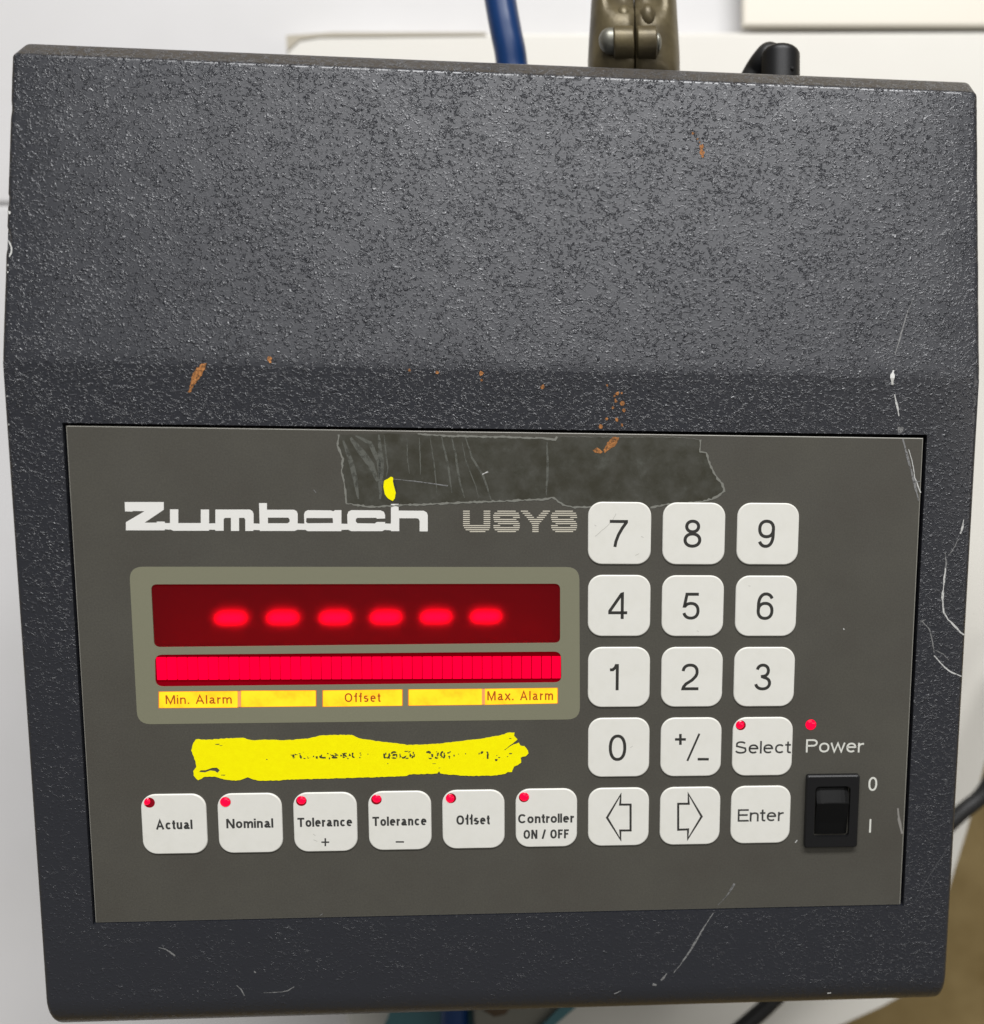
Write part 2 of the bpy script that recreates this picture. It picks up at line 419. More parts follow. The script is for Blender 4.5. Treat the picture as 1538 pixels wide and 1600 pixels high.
for i, (a, b_, d1, d2, ang) in enumerate(segs):
    L = (a-prev).length; k = max(2, int(L/1.2)) if i else 4
    pts = [prev.lerp(a, j/k) for j in range(k)]
    if i == 3:
        ys = sorted([p.y for p in pts if p.y <= prev.y]+[PY0, PY1], reverse=True)
        pts = [Vector((y, 0)) for y in ys]
    for p in pts: stations.append((p, nrm(d1)))
    n1, n2 = nrm(d1), nrm(d2); kk = 10 if i != 2 else 6
    cc = a-n1*rad[i+1]
    for j in range(kk):
        t = j/kk; nn = (n1*math.sin(ang*(1-t))+n2*math.sin(ang*t))/math.sin(ang)
        stations.append((cc+nn*rad[i+1], nn))
    prev = b_
L = (C2[5]-prev).length
for j in range(5): stations.append((prev.lerp(C2[5], j/4), nrm(segs[-1][3])))

vs, fs = [], []
ARC = 5
cols_flat = [PXL, PXR]
def dent(y, z, side):
    """knocks along the left edge"""
    d = 0
    if side < 0:
        Y = y*c_-z*s_
        for y0, wd, dep in ((31.0, 2.3, 1.25), (41.2, .8, .6), (64.5, 1.2, .35), (-9.5, 2, -.25)):
            d += dep*math.exp(-((Y-y0)/wd)**4)
    d += .10*noise.noise(Vector((y*.12, side*9, 3)))+.06*noise.noise(Vector((y*.6, side*9, 7)))
    return d
for p, nn in stations:
    row = []
    for j in range(ARC+1):
        a = math.pi/2*j/ARC
        x = XL+RS*(1-math.sin(a)); q = p-nn*RS*(1-math.cos(a))
        x = XL+RS-RS*math.cos(a); q = p-nn*(RS-RS*math.sin(a))
        row.append((x+dent(p.x, p.y, -1)*(1-j/ARC*.6), q.x, q.y))
    for x in cols_flat: row.append((x, p.x, p.y))
    for j in range(ARC, -1, -1):
        a = math.pi/2*j/ARC
        x = XR-RS+RS*math.cos(a); q = p-nn*(RS-RS*math.sin(a))
        row.append((x-dent(p.x, p.y, 1), q.x, q.y))
    vs += row
NC = len(row); NS = len(stations)
iL = ARC+1
for r in range(NS-1):
    p0, p1 = stations[r][0], stations[r+1][0]
    incut = abs(p0.y) < 1e-3 and p0.x <= PY0+1e-3 and p1.x >= PY1-1e-3 and abs(p1.y) < 1e-3
    for c in range(NC-1):
        if incut and c == iL: continue
        fs.append((r*NC+c, (r+1)*NC+c, (r+1)*NC+c+1, r*NC+c+1))
left = [r*NC for r in range(NS)]; right = [r*NC+NC-1 for r in range(NS)]
nsm = len(fs)
fs.append(tuple(left)); fs.append(tuple(reversed(right)))
# walls of the cutout
b0 = len(vs)
q = [(PXL,PY1),(PXR,PY1),(PXR,PY0),(PXL,PY0)]
for x, y in q: vs.append((x, y, 0))
for x, y in q: vs.append((x, y, -9))
for i in range(4):
    j = (i+1) % 4; fs.append((b0+i, b0+4+i, b0+4+j, b0+j))
housing = mesh('housing', vs, fs, paint, unit, FACE)
for i, p in enumerate(housing.data.polygons): p.use_smooth = i < nsm
bm = bmesh.new(); bm.from_mesh(housing.data); bmesh.ops.recalc_face_normals(bm, faces=bm.faces[:nsm+2]); bm.to_mesh(housing.data); bm.free()
slab('recess_floor', [[(PXL,PY1),(PXR,PY1),(PXR,PY0),(PXL,PY0)]], -9, 0, hole_m, unit)

# ---- front panel
ZP = -.45
F = 0.0
def pp(u, v): p = fp(u, v, ZP); return (p.x, p.y)
pc = [pp(149.5,1442), pp(1407,1413.5), pp(1443,684.5), pp(103,665)]
disp = rquad([pp(241,1011.5), pp(875.5,1004.5), pp(875.5,912), pp(236,913)], 1.5)
barw = rquad([pp(243,1073), pp(877.5,1066.5), pp(877,1018), pp(242,1023)], 1.9)
def shrink(L, d):
    cx = sum(p[0] for p in L)/len(L); cy = sum(p[1] for p in L)/len(L); return [(x-math.copysign(d, x-cx), y-math.copysign(d, y-cy)) for x, y in L]
front = slab('front_panel', [shrink(pc, .2), [pp(230,1080), pp(890,1075), pp(890,905), pp(225,905)][::1]], ZP, 1.2, panel_m, unit, side_mat=panel_edge)
pci = shrink(pc, .2)
mesh('panel_rim', [(x, y, ZP) for x, y in pci]+[(x, y, ZP-.12) for x, y in pc]+[(x, y, ZP-1.2) for x, y in pc], [(i+4, (i+1)%4+4, (i+1)%4, i) for i in range(4)]+[(i+8, (i+1)%4+8, (i+1)%4+4, i+4) for i in range(4)], panel_edge, front)
# olive display surround printed on the film, with the two windows cut
bez = rquad([pp(215,1131.8), pp(906.5,1124), pp(905.5,886), pp(202,885.5)], 3.4)
slab('display_bezel', [bez, disp, barw], ZP+.04, .3, bezel_m, unit)
well = [pp(190,1100), pp(930,1100), pp(930,870), pp(190,870)]
slab('display_well', [well], ZP-8.4, 0, well_m, unit)
bwell = [pp(236,1078), pp(884,1072), pp(884,1013), pp(236,1018)]
slab('bar_backing', [bwell], ZP-.95, 0, bar_gap, unit)
# red filter, a real pane
fl = slab('display_filter', [rquad([pp(236,1016), pp(880,1009), pp(880,908), pp(231,909)], 1)], ZP-.30, .8, filt, unit)

# ---- digits: slanted seven segment figures behind the filter
def digit(u, v, lit_mid=True):
    zd = ZP-7.6
    p = fp(u, v, zd)
    root = link('digit', None, unit, at(p.x, p.y, zd)); root.empty_display_size = .002
    hx, hy, tk = 4.0, 6.0, 1.5; sl = .16
    def bar(x0, y0, x1, y1, m_, t=tk):
        d = Vector((x1-x0, y1-y0)).normalized(); nn = Vector((-d.y, d.x))*t/2; a = Vector((x0, y0)); b2 = Vector((x1, y1)); e = d*t*.4
        L = [a+e-nn, b2-e-nn, b2, b2-e+nn, a+e+nn, a]
        return slab('segment', [[(q_.x+q_.y*sl, q_.y) for q_ in L]], 0, .3, m_, root, frame=at(p.x, p.y, zd))
    for a in ((-hx, hy, hx, hy), (-hx, -hy, hx, -hy), (-hx,-hy,-hx,0), (-hx,0,-hx,hy), (hx,-hy,hx,0), (hx,0,hx,hy)): bar(*a, seg_off)
    bar(-hx-.0, 0, hx+.0, 0, seg_on, 2.3)
for u, v in ((362,965),(443,964.5),(525,964.5),(604,964),(682,963.5),(760,963)): digit(u, v)

# ---- bar graph, forty lit segments
NB = 40
p0 = fp(243.5, 1045, ZP-.35); p1 = fp(877, 1043, ZP-.35); seg_me = None
wd = (p1.x-p0.x)/NB; hh = 3.05
for i in range(NB):
    x = p0.x+wd*(i+.5); y = p0.y+(p1.y-p0.y)*(i+.5)/NB - .05
    if seg_me is None:
        o = slab('bar_segment', [rrect(-wd/2+.12, -hh, wd/2-.12, hh, .15, 2)], 0, .4, bar_on, unit, frame=at(x, y, ZP-.55)); seg_me = o.data
    else: link('bar_segment', seg_me, unit, at(x, y, ZP-.55))

# ---- amber backlit label windows
for k, (u0, u1, vt0, vb0, vt1, vb1, txt) in enumerate([
    (249,371.5,1081,1106,1080,1105.3,('Min. Alarm',259.3,362.7,1100,1086.3)),
    (377,493.5,1079.5,1104.5,1079,1103.3,None),
    (505,628.5,1079,1104,1077.5,1102.5,('Offset',539,595,1097,1083)),
    (639,753.5,1077.5,1102.3,1076.5,1101,None),
    (757.5,871,1076.5,1101,1075,1098.8,('Max. Alarm',761.7,864.5,1094.3,1080))]):
    L = [pp(u0,vb0), pp(u1,vb1), pp(u1,vt1), pp(u0,vt0)]
    cx = sum(q_[0] for q_ in L)/4; cy = sum(q_[1] for q_ in L)/4
    fr = at(cx, cy, ZP)
    Lc = [(x-cx, y-cy) for x, y in L]
    o = slab('backlit_label', [rquad(Lc, .25, 2)], .07, .05, amber, unit, frame=fr, side_mat=amber_rim)
    Lr = [(x+math.copysign(.22, x), y+math.copysign(.12, y)) for x, y in Lc]
    slab('label_rim', [Lr], .05, .02, amber_rim, o, frame=fr)
    if txt:
        a = fp(txt[1], txt[3], ZP); b_ = fp(txt[2], txt[3], ZP); tp = fp(txt[1], txt[4], ZP)
        lettering('lettering', txt[0], a.x-cx, b_.x-cx, a.y-cy, tp.y-a.y, .16, orange_ink, o, fr, z=.09, sx=.8, gap_=.19)
for u in (374.3, 755.6):   # the pinkish bridge between two windows
    slab('label_bridge', [[pp(u-2.4,1104.5 if u<500 else 1101), pp(u+2.4,1104.5 if u<500 else 1101), pp(u+2.4,1080 if u<500 else 1076.5), pp(u-2.4,1080 if u<500 else 1076.5)]], ZP+.085, .03, lit('bridge_glow', (1,.3,.06), .5, (.5,.25,.12)), unit)

# ---- keys
KH = .42
def keyloop(ins): 
    s = 8.42-ins; return rrect(-s, -s, s, s, 3.75-ins*.6, 8)
first = None
KEYS = {}
px = 19.83
# measured centres (mm on the face, y downwards)
K = {('7'):(154.16,42.48),('8'):(174.06,42.48),('9'):(194.1,42.42),('4'):(154.26,62.25),('5'):(174.16,62.30),('6'):(194.2,62.32),
     ('1'):(154.4,82.12),('2'):(174.33,82.18),('3'):(194.3,82.24),('0'):(154.56,102.03),('plus_minus'):(174.47,102.12),('Select'):(194.38,102.18),
     ('left'):(154.7,122.08),('right'):(174.6,122.12),('Enter'):(194.45,122.08),
     ('Actual'):(35.75,122.2),('Nominal'):(55.53,122.26),('TolP'):(75.33,122.28),('TolM'):(95.19,122.2),('OffsetK'):(115.0,122.14),('Controller'):(134.84,122.06)}
NAMES = {'plus_minus': 'plus over minus', 'left': 'a left arrow outline', 'right': 'a right arrow outline', 'TolP': 'Tolerance +', 'TolM': 'Tolerance -', 'OffsetK': 'Offset', 'Controller': 'Controller ON / OFF'}
for name, (kx, ky) in K.items():
    fr = at(kx-125, -ky, ZP)
    if first is None:
        k_ = pillow('key', keyloop, KH, .32, key_m, unit, fr); first = k_.data
    else: k_ = link('key', first, unit, fr)
    k_['label'] = 'white rounded square membrane key marked ' + NAMES.get(name, name)
    KEYS[name] = (k_, fr, kx-125, -ky)
ZK = ZP+KH
def kpt(name, u, v):
    p = fp(u, v, ZK); k_, fr, x, y = KEYS[name]; return (p.x-x, p.y-y)
def ktext(name, s, u0, u1, vb, vt, w_, sx=1, m_=ink2):
    k_, fr, x, y = KEYS[name]; a = kpt(name, u0, vb); b_ = kpt(name, u1, vb); t = kpt(name, u0, vt)
    return lettering('legend', s, a[0], b_[0], a[1], t[1]-a[1], w_, m_, k_, fr, z=KH+.02, sx=sx)
def kdigit(ch, u0, u1, vb, vt):
    k_, fr, x, y = KEYS[ch]; a = kpt(ch, u0, vb); b_ = kpt(ch, u1, vt); cap = b_[1]-a[1]
    g = glyph(ch, .045); sx = 1.0
    cw = {'1': .37}.get(ch, g[0]); 
    return lettering('legend', ch, (a[0]+b_[0])/2 if False else a[0]-(.10*cap if ch == '1' else 0), a[0]+g[0]*cap, a[1], cap, .112, ink, k_, fr, z=KH+.02, sx=(b_[0]-a[0])/cap/g[0] if ch != '1' else 1)
Z9 = 4.047
for ch, x0, x1, yt, yb in (('7',211,328,172,342),('8',680,799,170,347),('9',1150,1268,170,348),('4',208,328,630,798),('5',672,790,632,802),('6',1138,1256,630,804),('1',215,285,1083,1249),('2',667,780,1080,1249),('3',1127,1243,1080,1250)):
    kdigit(ch, 900+x0/Z9, 900+x1/Z9, 770+yb/Z9, 770+yt/Z9)
kdigit('0', 900+141/2.746, 900+219/2.746, 1100+245/2.746, 1100+131/2.746)
ktext('Select', 'Select', 1148.4, 1235.3, 1177.8, 1158.3, .14)
ktext('Enter', 'Enter', 1152.9, 1223.9, 1284.1, 1264.6, .14)
ktext('Actual', 'Actual', 244, 300.7, 1296.3, 1281.6, .2, .74)
ktext('Nominal', 'Nominal', 354, 427, 1294.4, 1279.8, .2, .74)
ktext('TolP', 'Tolerance', 465.3, 550.7, 1292.3, 1278, .2, .74)
ktext('TolM', 'Tolerance', 582.3, 666.8, 1290.8, 1276.4, .2, .74)
ktext('OffsetK', 'Offset', 713.4, 765.6, 1288.9, 1274.2, .2, .74)
ktext('Controller', 'Controller', 809.8, 896.8, 1286.6, 1272.2, .2, .74)
ktext('Controller', 'ON / OFF', 818.3, 889.2, 1311, 1297, .2, .74)
def kstrokes(name, paths, w_mm, m_=ink):
    k_, fr, x, y = KEYS[name]; vs, fs = [], []
    for i, P in enumerate(paths): ribbon([kpt(name, *q_) for q_ in P], w_mm, vs, fs, KH+.02+.006*i)
    return mesh('legend', vs, fs, m_, k_, fr)
kstrokes('TolP', [[(502.4,1316),(514.6,1316)], [(508.5,1309.8),(508.5,1322.2)]], .42, ink2)
kstrokes('TolM', [[(618.5,1315.6),(631.5,1315.6)]], .42, ink2)
kstrokes('plus_minus', [[(1055,1155.4),(1072,1155.4)], [(1063.5,1146.9),(1063.5,1163.9)], [(1090.5,1186.3),(1107.8,1186.3)]], .72)
kstrokes('plus_minus', [[(1074.3,1189),(1093.2,1146.4)]], .55)
ar = [(948.8,1277.7),(970.3,1241.5),(969.2,1257.3),(985.6,1257.3),(985.6,1297.7),(969.4,1297.7),(970,1312),(948.8,1277.7)]
kstrokes('left', [ar], .6)
ar = [(1096.7,1275.9),(1075.9,1240.5),(1076.6,1256),(1060,1256),(1060,1296.6),(1075.6,1296),(1075,1311),(1096.7,1275.9)]
kstrokes('right', [ar], .6)

# ---- red indicator lamps
def disc(r, k=20, cx=0, cy=0): return [(cx+r*math.cos(2*math.pi*i/k), cy+r*math.sin(2*math.pi*i/k)) for i in range(k)]
def lamp(parent, fr, x, y, z, r, dx, dy, lr):
    M_ = fr @ Matrix.Translation(Vector((x, y, 0))*MM)
    o = slab('indicator_lamp', [disc(r)], z, .05, led_rim, parent, frame=M_)
    if parent != unit: slab_p = parent
    # lens that shows off centre in its hole
    pts = []
    for i in range(24):
        a = 2*math.pi*i/24; px_, py_ = dx+lr*math.cos(a), dy+lr*math.sin(a); L = math.hypot(px_, py_)
        if L > r*.97: px_, py_ = px_*r*.97/L, py_*r*.97/L
        pts.append((px_, py_))
    o.data.materials.append(led_on)
    bm = bmesh.new(); bm.from_mesh(o.data)
    prev_r = None; mx_ = sum(p[0] for p in pts)/24; my_ = sum(p[1] for p in pts)/24
    for fr_, dz in ((1, .02), (.75, .28), (.4, .48), (.12, .55)):
        ring = [bm.verts.new(((mx_+(a-mx_)*fr_)*MM, (my_+(b_-my_)*fr_)*MM, (z+dz)*MM)) for a, b_ in pts]
        if prev_r:
            for q_ in range(24): f = bm.faces.new((prev_r[q_], prev_r[(q_+1)%24], ring[(q_+1)%24], ring[q_])); f.material_index = 1; f.smooth = True
        prev_r = ring
    f = bm.faces.new(prev_r); f.material_index = 1; f.smooth = True
    bm.to_mesh(o.data); bm.free()
    return o
for nm, u, v, dx, dy, lr in (('Actual',233.5,1254.2,-.75,.35,1.0),('Nominal',352.3,1253.2,-.05,0,1.35),('TolP',471,1251.6,.05,.25,1.15),('TolM',588.3,1249.4,.1,.3,1.15),('OffsetK',704.8,1247.3,-.3,-.05,1.2),('Controller',819,1245.8,.1,.2,1.25),('Select',1157.8,1133.3,-.2,.15,1.15)):
    x, y = kpt(nm, u, v); lamp(KEYS[nm][0], KEYS[nm][1], x, y, KH+.02, 1.42, dx, dy, lr)
q = fp(1267.3,1132.3,ZP); lamp(unit, at(q.x,q.y,ZP), 0, 0, .05, 1.55, 0, 0, 1.5)

# ---- printing on the panel
def ptext(name, s, u0, u1, vb, vt, w_, m_, sx=1, vb1=None):
    a = fp(u0, vb, ZP); b_ = fp(u1, vb1 or vb, ZP); t = fp(u0, vt, ZP)
    return lettering(name, s, a.x, b_.x, a.y, t.y-a.y, w_, m_, front, FACE, z=ZP+.05, sx=sx, slope=(b_.y-a.y)/(b_.x-a.x))
ptext('power_lettering', 'Power', 1259.4, 1349.2, 1175.7, 1155.2, .13, grey_ink, 1)
ptext('off_mark', '0', 1356.8, 1371.4, 1235.8, 1214.2, .13, grey_ink, 1.08)
def prect(name, pts, m_, par=None, h=.05):
    vs, fs = [], []
    L = [pp(*q_) for q_ in pts]
    return slab(name, [L], ZP+h, .02, m_, par or front)
prect('on_mark', [(1358.3,1301),(1361,1301),(1361.8,1280),(1359.2,1280)], grey_ink)

# maker's lettering, all letters joined at the foot
ZS = 3.076
def zz(x, y): return (180+x/ZS, 760+y/ZS)
def union_print(name, polys, m_, h=.05):
    vs, fs = [], []
    for i, P in enumerate(polys):
        P2 = [Vector((*pp(*zz(*q_)), 0)) for q_ in P]; b0 = len(vs)
        for q_ in P2: vs.append((q_.x, q_.y, ZP+h+.004*(i % 3)))
        for t in tessellate_polygon([P2]):
            nn = (P2[t[1]]-P2[t[0]]).cross(P2[t[2]]-P2[t[0]]).z
            fs.append(tuple(b0+k for k in (t if nn > 0 else (t[0], t[2], t[1]))))
    return mesh(name, vs, fs, m_, front, FACE)
def rc(x0, y0, x1, y1, r=0, which='abcd'):
    if not r: return [(x0,y0),(x1,y0),(x1,y1),(x0,y1)]
    out = []
    for key, (cx, cy, a) in zip('abcd', ((x0,y0,180),(x1,y0,270),(x1,y1,0),(x0,y1,90))):
        if key in which:
            ox = cx+(r if cx == x0 else -r); oy = cy+(r if cy == y0 else -r)
            for i in range(6):
                t = math.radians(a+90*i/5); out.append((ox+r*math.cos(t), oy+r*math.sin(t)))
        else: out.append((cx, cy))
    return out
logo = []
logo.append([(46,75),(234,75),(234,112),(142,174),(200,174),(200,169),(238,169),(240,176),(264,176),(264,208),(240,206),(238,211),(52,211),(52,172),(142,119),(85,118),(85,121),(48,120)])
# u
logo += [[(264,110),(304,110),(304,176),(412,176),(412,111),(452,111),(452,213),(280,213),(264,206)]]
# m
logo += [[(482,111),(648,111),(660,118),(666,132),(666,178),(696,179),(696,210),(666,209),(664,214),(626,214),(626,160),(621,151),(596,151),(596,214),(557,214),(557,151),(528,151),(522,158),(522,213),(482,213),(480,208),(452,208),(452,178),(482,177)]]
# b
logo += [[(692,80),(730,80),(730,112),(860,112),(872,120),(878,132),(878,178),(911,179),(911,210),(878,208),(860,214),(696,214)],]
hole_b = [(735,150),(832,150),(839,158),(839,170),(830,177),(735,177)]
logo2 = [
 ([(692,80),(730,80),(730,112),(860,112),(873,119),(878,132),(878,178),(911,179),(911,209),(878,208),(862,214),(696,214)], hole_b),
 ([(908,135),(913,121),(926,114),(1036,115),(1048,119),(1058,114),(1088,114),(1088,179),(1118,180),(1118,208),(1088,209),(1088,215),(926,215),(911,207)], [(920,152),(1046,152),(1048,176),(925,177),(918,170)]),
 ([(1116,136),(1122,121),(1136,114),(1276,115),(1292,122),(1298,137),(1298,154),(1258,155),(1256,151),(1166,151),(1158,156),(1157,168),(1165,177),(1248,178),(1258,171),(1298,171),(1298,178),(1326,179),(1326,211),(1296,209),(1284,215),(1136,215),(1118,207)], None),
 ([(1326,84),(1363,84),(1363,116),(1484,117),(1498,125),(1503,138),(1503,216),(1464,216),(1464,166),(1458,155),(1448,153),(1366,153),(1366,215),(1326,215)], None)]
logo = logo[:3]
vs, fs = [], []
allp = [(P, None) for P in logo]+logo2
for i, (P, H) in enumerate(allp):
    LL = [[Vector((*pp(*zz(*q_)), 0)) for q_ in P]]
    if H: LL.append([Vector((*pp(*zz(*q_)), 0)) for q_ in H])
    flat = [q_ for L in LL for q_ in L]; b0 = len(vs)
    for q_ in flat: vs.append((q_.x, q_.y, ZP+.05+.005*(i % 2)))
    for t in tessellate_polygon(LL):
        nn = (flat[t[1]]-flat[t[0]]).cross(flat[t[2]]-flat[t[0]]).z
        fs.append(tuple(b0+k for k in (t if nn > 0 else (t[0], t[2], t[1]))))
mesh('maker_lettering', vs, fs, white_ink, front, FACE)

# striped model lettering: horizontal bars clipped to the letter shapes
ZU = 7.69
def uu(x, y): return pp(715+x/ZU, 785+y/ZU)
ROWS = [105,130,155,180,205,230,254,279,303,328,350]
round8 = lambda o, w_: [[(o+50, o+w_-50)], [(o+14, o+w_-14)], [(o, o+w_-4)], [(o, o+82), (o+w_-82, o+w_)], [(o+6, o+w_-42)], [(o+14, o+w_-16)], [(o+56, o+w_-2)], [(o+2, o+82), (o+w_-80, o+w_)], [(o+4, o+w_-2)], [(o+18, o+w_-12)], [(o+52, o+w_-48)]]
TAB = [[[(68,148),(315,395)]]*7 + [[(68,395)],[(80,392)],[(98,380)],[(148,335)]],
       round8(430, 320),
       [[(762,850),(1025,1112)],[(785,875),(1000,1092)],[(808,898),(978,1070)],[(832,920),(955,1050)],[(850,1030)],[(870,1008)],[(890,985)],[(900,975)],[(900,975)],[(900,975)],[(900,975)]],
       round8(1124, 314)]
vs, fs = [], []
for L in TAB:
    for y0, row_ in zip(ROWS, L):
        for a, b_ in row_:
            q_ = [uu(a, y0+6), uu(b_, y0+6), uu(b_, y0-6), uu(a, y0-6)]; b0 = len(vs)
            vs += [(x, y, ZP+.05) for x, y in q_]; fs.append((b0, b0+1, b0+2, b0+3))
mesh('model_lettering', vs, fs, stripe_ink, front, FACE)

# ---- rocker switch
sw = [pp(1256,1321.5), pp(1338,1321), pp(1342.5,1209), pp(1258.5,1208)]
cx = sum(q_[0] for q_ in sw)/4; cy = sum(q_[1] for q_ in sw)/4
sfr = at(cx, cy, ZP)
swl = [(x-cx, y-cy) for x, y in sw]
hw = (swl[1][0]-swl[0][0])/2; hh_ = (swl[2][1]-swl[1][1])/2
switch = link('rocker_switch', None, unit, sfr); switch.empty_display_size = .005
# rim frame with a sloping lip
outer = rrect(-hw, -hh_, hw, hh_, .7, 4); outer2 = rrect(-hw+.35, -hh_+.35, hw-.35, hh_-.35, .6, 4)
IW, IHt, IHb = 5.0, 7.5, 7.5
inner = rrect(-IW, -IHb, IW, IHt, 1.1, 4)
vs = [(x, y, 0) for x, y in outer]+[(x, y, 1.25) for x, y in outer]+[(x, y, 1.6) for x, y in outer2]
fs = []; k = len(outer)
for r in range(2):
    for i in range(k): j = (i+1) % k; fs.append((r*k+i, r*k+j, (r+1)*k+j, (r+1)*k+i))
vs += [(x, y, 1.6) for x, y in inner]+[(x, y, -2.5) for x, y in inner]
for r in (2, 3):
    for i in range(k): j = (i+1) % k; fs.append((r*k+i, r*k+j, (r+1)*k+j, (r+1)*k+i))
fs.append(tuple(4*k+i for i in range(k)))
mesh('switch_frame', vs, fs, black_pl, switch, sfr)
# rocker: two sloped faces meeting at a ridge, side view profile extruded across
prof = [(IHt-.5,-2.0),(IHt-.6,.1),(IHt-.8,.4),(3.0,2.5),(2.75,2.62),(2.5,2.58),(-3.5,1.1),(-IHb+.5,.5),(-IHb+.4,-2.0)]
vs, fs = [], []
nx = 9
for i in range(nx):
    t = -1+2*i/(nx-1); edge = .25*(abs(t)**6)
    for y, z in prof: vs.append((t*(IW-.45)-(.12*(y < 1)*0), y+.25*(1-t*t)*(z > 2), z-edge*1.6))
k = len(prof)
for i in range(nx-1):
    for j in range(k-1): fs.append((i*k+j, i*k+j+1, (i+1)*k+j+1, (i+1)*k+j))
fs.append(tuple(range(k))); fs.append(tuple((nx-1)*k+j for j in reversed(range(k))))
o = mesh('rocker', vs, fs, rocker_m, switch, sfr)

# ---- tape remains, paint stroke, scratches, rust
tape_m = mat('tape_film', (.050,.048,.034), .28, spec=.5)
n = N(tape_m); co = n.coords(scale=(1000,500,1000), rot=(0,0,.5))
co3 = n.coords()
a = n.ramp(n.noise(co3, .16, 6, .75, .3), [(.40,(.044,.042,.030)),(.58,(.056,.055,.043)),(.78,(.095,.098,.083))])
n.l(a, n.b.inputs['Base Color'])
n.l(n.ramp(n.noise(co3, .2, 3), [(.35,.2),(.65,.6)]), n.b.inputs['Roughness'])
n.bump(n.noise(co, .6, 4, .6, .4), .00008, .5)
tape_edge = mat('tape_edge', (.19,.19,.165), .6)
tape_smear = mat('tape_smear', (.115,.118,.1), .55)
n = N(tape_smear); n.l(n.ramp(n.noise(n.coords(), .6, 4, .7), [(.30,.1),(.52,.9)]), n.b.inputs['Alpha'])
ol = [(530,679),(528,697),(535.5,717),(534,738),(539,758),(541,786),(560,790),(589,792.5),(612,790),(662,788),(710,786),(753,784),(810,782),(852,780),(862,777.5),(866,778),(873,784),(880.5,789),(899,792.5),(960,792.8),(1017,792.5),(1045,788),(1070,787),(1094.5,784),(1115,779),(1125,773),(1132,767),(1129,756),(1117,742),(1110,726),(1104,708),(1094.5,706),(1094.5,687),(1072,683.5),(980,683),(871,682.5),(867,687),(853,685),(799,683),(698,681),(653,678),(600,677)]
ro = rough_line(ol+[ol[0]], .6, 6)[:-1]
slab('tape_residue', [[pp(*q_) for q_ in reversed(ro)]], ZP+.03, .03, tape_m, unit)
def pan(u, v, h): return fp(u, v, ZP+h)
edges = [ol[0:6], ol[5:20], ol[20:24], ol[23:33], ol[32:36], ol[35:41]]
for i, E_ in enumerate(edges):
    r = rough_line(E_, .7, 3.5); wl = [random.uniform(1.0, 3.6) if i != 4 else random.uniform(.1,.6) for _ in r]
    line_part('tape_edge', r, wl, tape_edge, unit, .075, pan)
for E_ in [[(536,688),(548,720),(556,752),(560,780)], [(548,684),(566,708),(580,726),(590,752)], [(556,681),(578,692),(592,722),(593,748)], [(592,679),(596,720),(594,780)], [(600,680),(606,730),(604,745)],
           [(672,682),(678,720),(683,772)], [(636,684),(637,720),(640,740)], [(690,682),(694,700),(702,735),(706,770)], [(705,680),(712,710),(718,750),(726,778)], [(727,682),(738,715),(756,745),(768,782)], [(655,684),(657,720),(657,742)], [(722,690),(728,720),(744,760),(748,780)], [(855,690),(856,730),(854,774)]]:
    r = rough_line(E_, .4, 6); k = len(r); sc_ = random.uniform(5, 11) if E_[0][0] < 600 else random.uniform(1.2, 3.4)
    line_part('tape_smear', r, [sc_*(.25+.75*math.sin(math.pi*(i+.5)/k)) for i in range(k)], tape_smear, unit, .068, pan)

def zy(x, y): return (280+x/2.698, 1130+y/2.698)
yl = [(70,68),(130,70),(200,64),(270,63),(310,72),(380,70),(450,72),(540,66),(600,52),(670,50),(730,50),(760,64),(830,76),(900,84),(940,88),(960,92),(1080,88),(1170,78),(1280,65),(1370,48),(1385,40),(1415,40),(1413,53),(1426,68),(1400,90),(1370,112),(1373,114),(1402,94),(1432,82),(1440,95),(1456,98),(1470,115),(1472,128),(1462,138),(1440,145),(1442,165),(1428,176),(1412,182),(1404,205),(1385,205),(1375,213),(1330,220),(1220,222),(1120,215),(1103,212),(1098,201),(1088,212),(970,215),(960,223),(800,228),(700,231),(560,235),(450,238),(420,241),(330,242),(290,228),(265,238),(240,242),(190,236),(150,225),(110,226),(80,240),(62,222),(60,200),(74,185),(72,170),(62,140),(52,115),(58,90)]
yr = rough_line([zy(*q_) for q_ in yl]+[zy(*yl[0])], .45, 3)[:-1]
hole = [zy(*q_) for q_ in [(84,206),(92,198),(112,198),(140,188),(160,187),(172,198),(162,210),(150,202),(130,200),(108,208)]]
slab('paint_stroke', [[pp(*q_) for q_ in reversed(yr)], [pp(*q_) for q_ in hole]], ZP+.14, .14, yellow, unit)
flecks = [(160,88,14,3),(178,94,10,2),(186,218,14,3),(370,152,4,3),(476,134,8,3),(484,146,6,3),(513,142,7,14),(530,148,5,4),(567,140,4,5),(600,136,4,9),(634,148,4,8),(652,140,5,11),(668,134,8,4),(684,136,6,8),(705,140,5,4),(712,148,4,4),(735,142,5,6),(762,144,4,5),(797,130,3,3),
 (863,132,4,5),(872,128,4,9),(887,134,6,14),(905,136,10,4),(918,136,4,12),(932,136,4,16),(958,118,14,4),(962,148,12,4),(975,134,4,14),(988,124,4,7),(992,136,4,10),(1055,122,14,9),(1068,134,8,12),(1060,148,10,4),(1090,132,4,14),(1110,120,6,4),(1108,140,6,5),(1118,132,4,14),(1136,124,8,5),(1140,140,6,4),(1160,136,4,7),(1178,130,3,3),(1208,128,4,4),(1265,128,4,7),(1299,122,5,6),(1302,134,6,9),(1340,136,3,3),(1338,154,9,8),(1350,144,6,4),(1075,170,10,2),(1098,188,6,2),(1398,128,9,4),(1395,64,8,3),(880,170,4,3),(1385,140,4,3)]
vs, fs = [], []
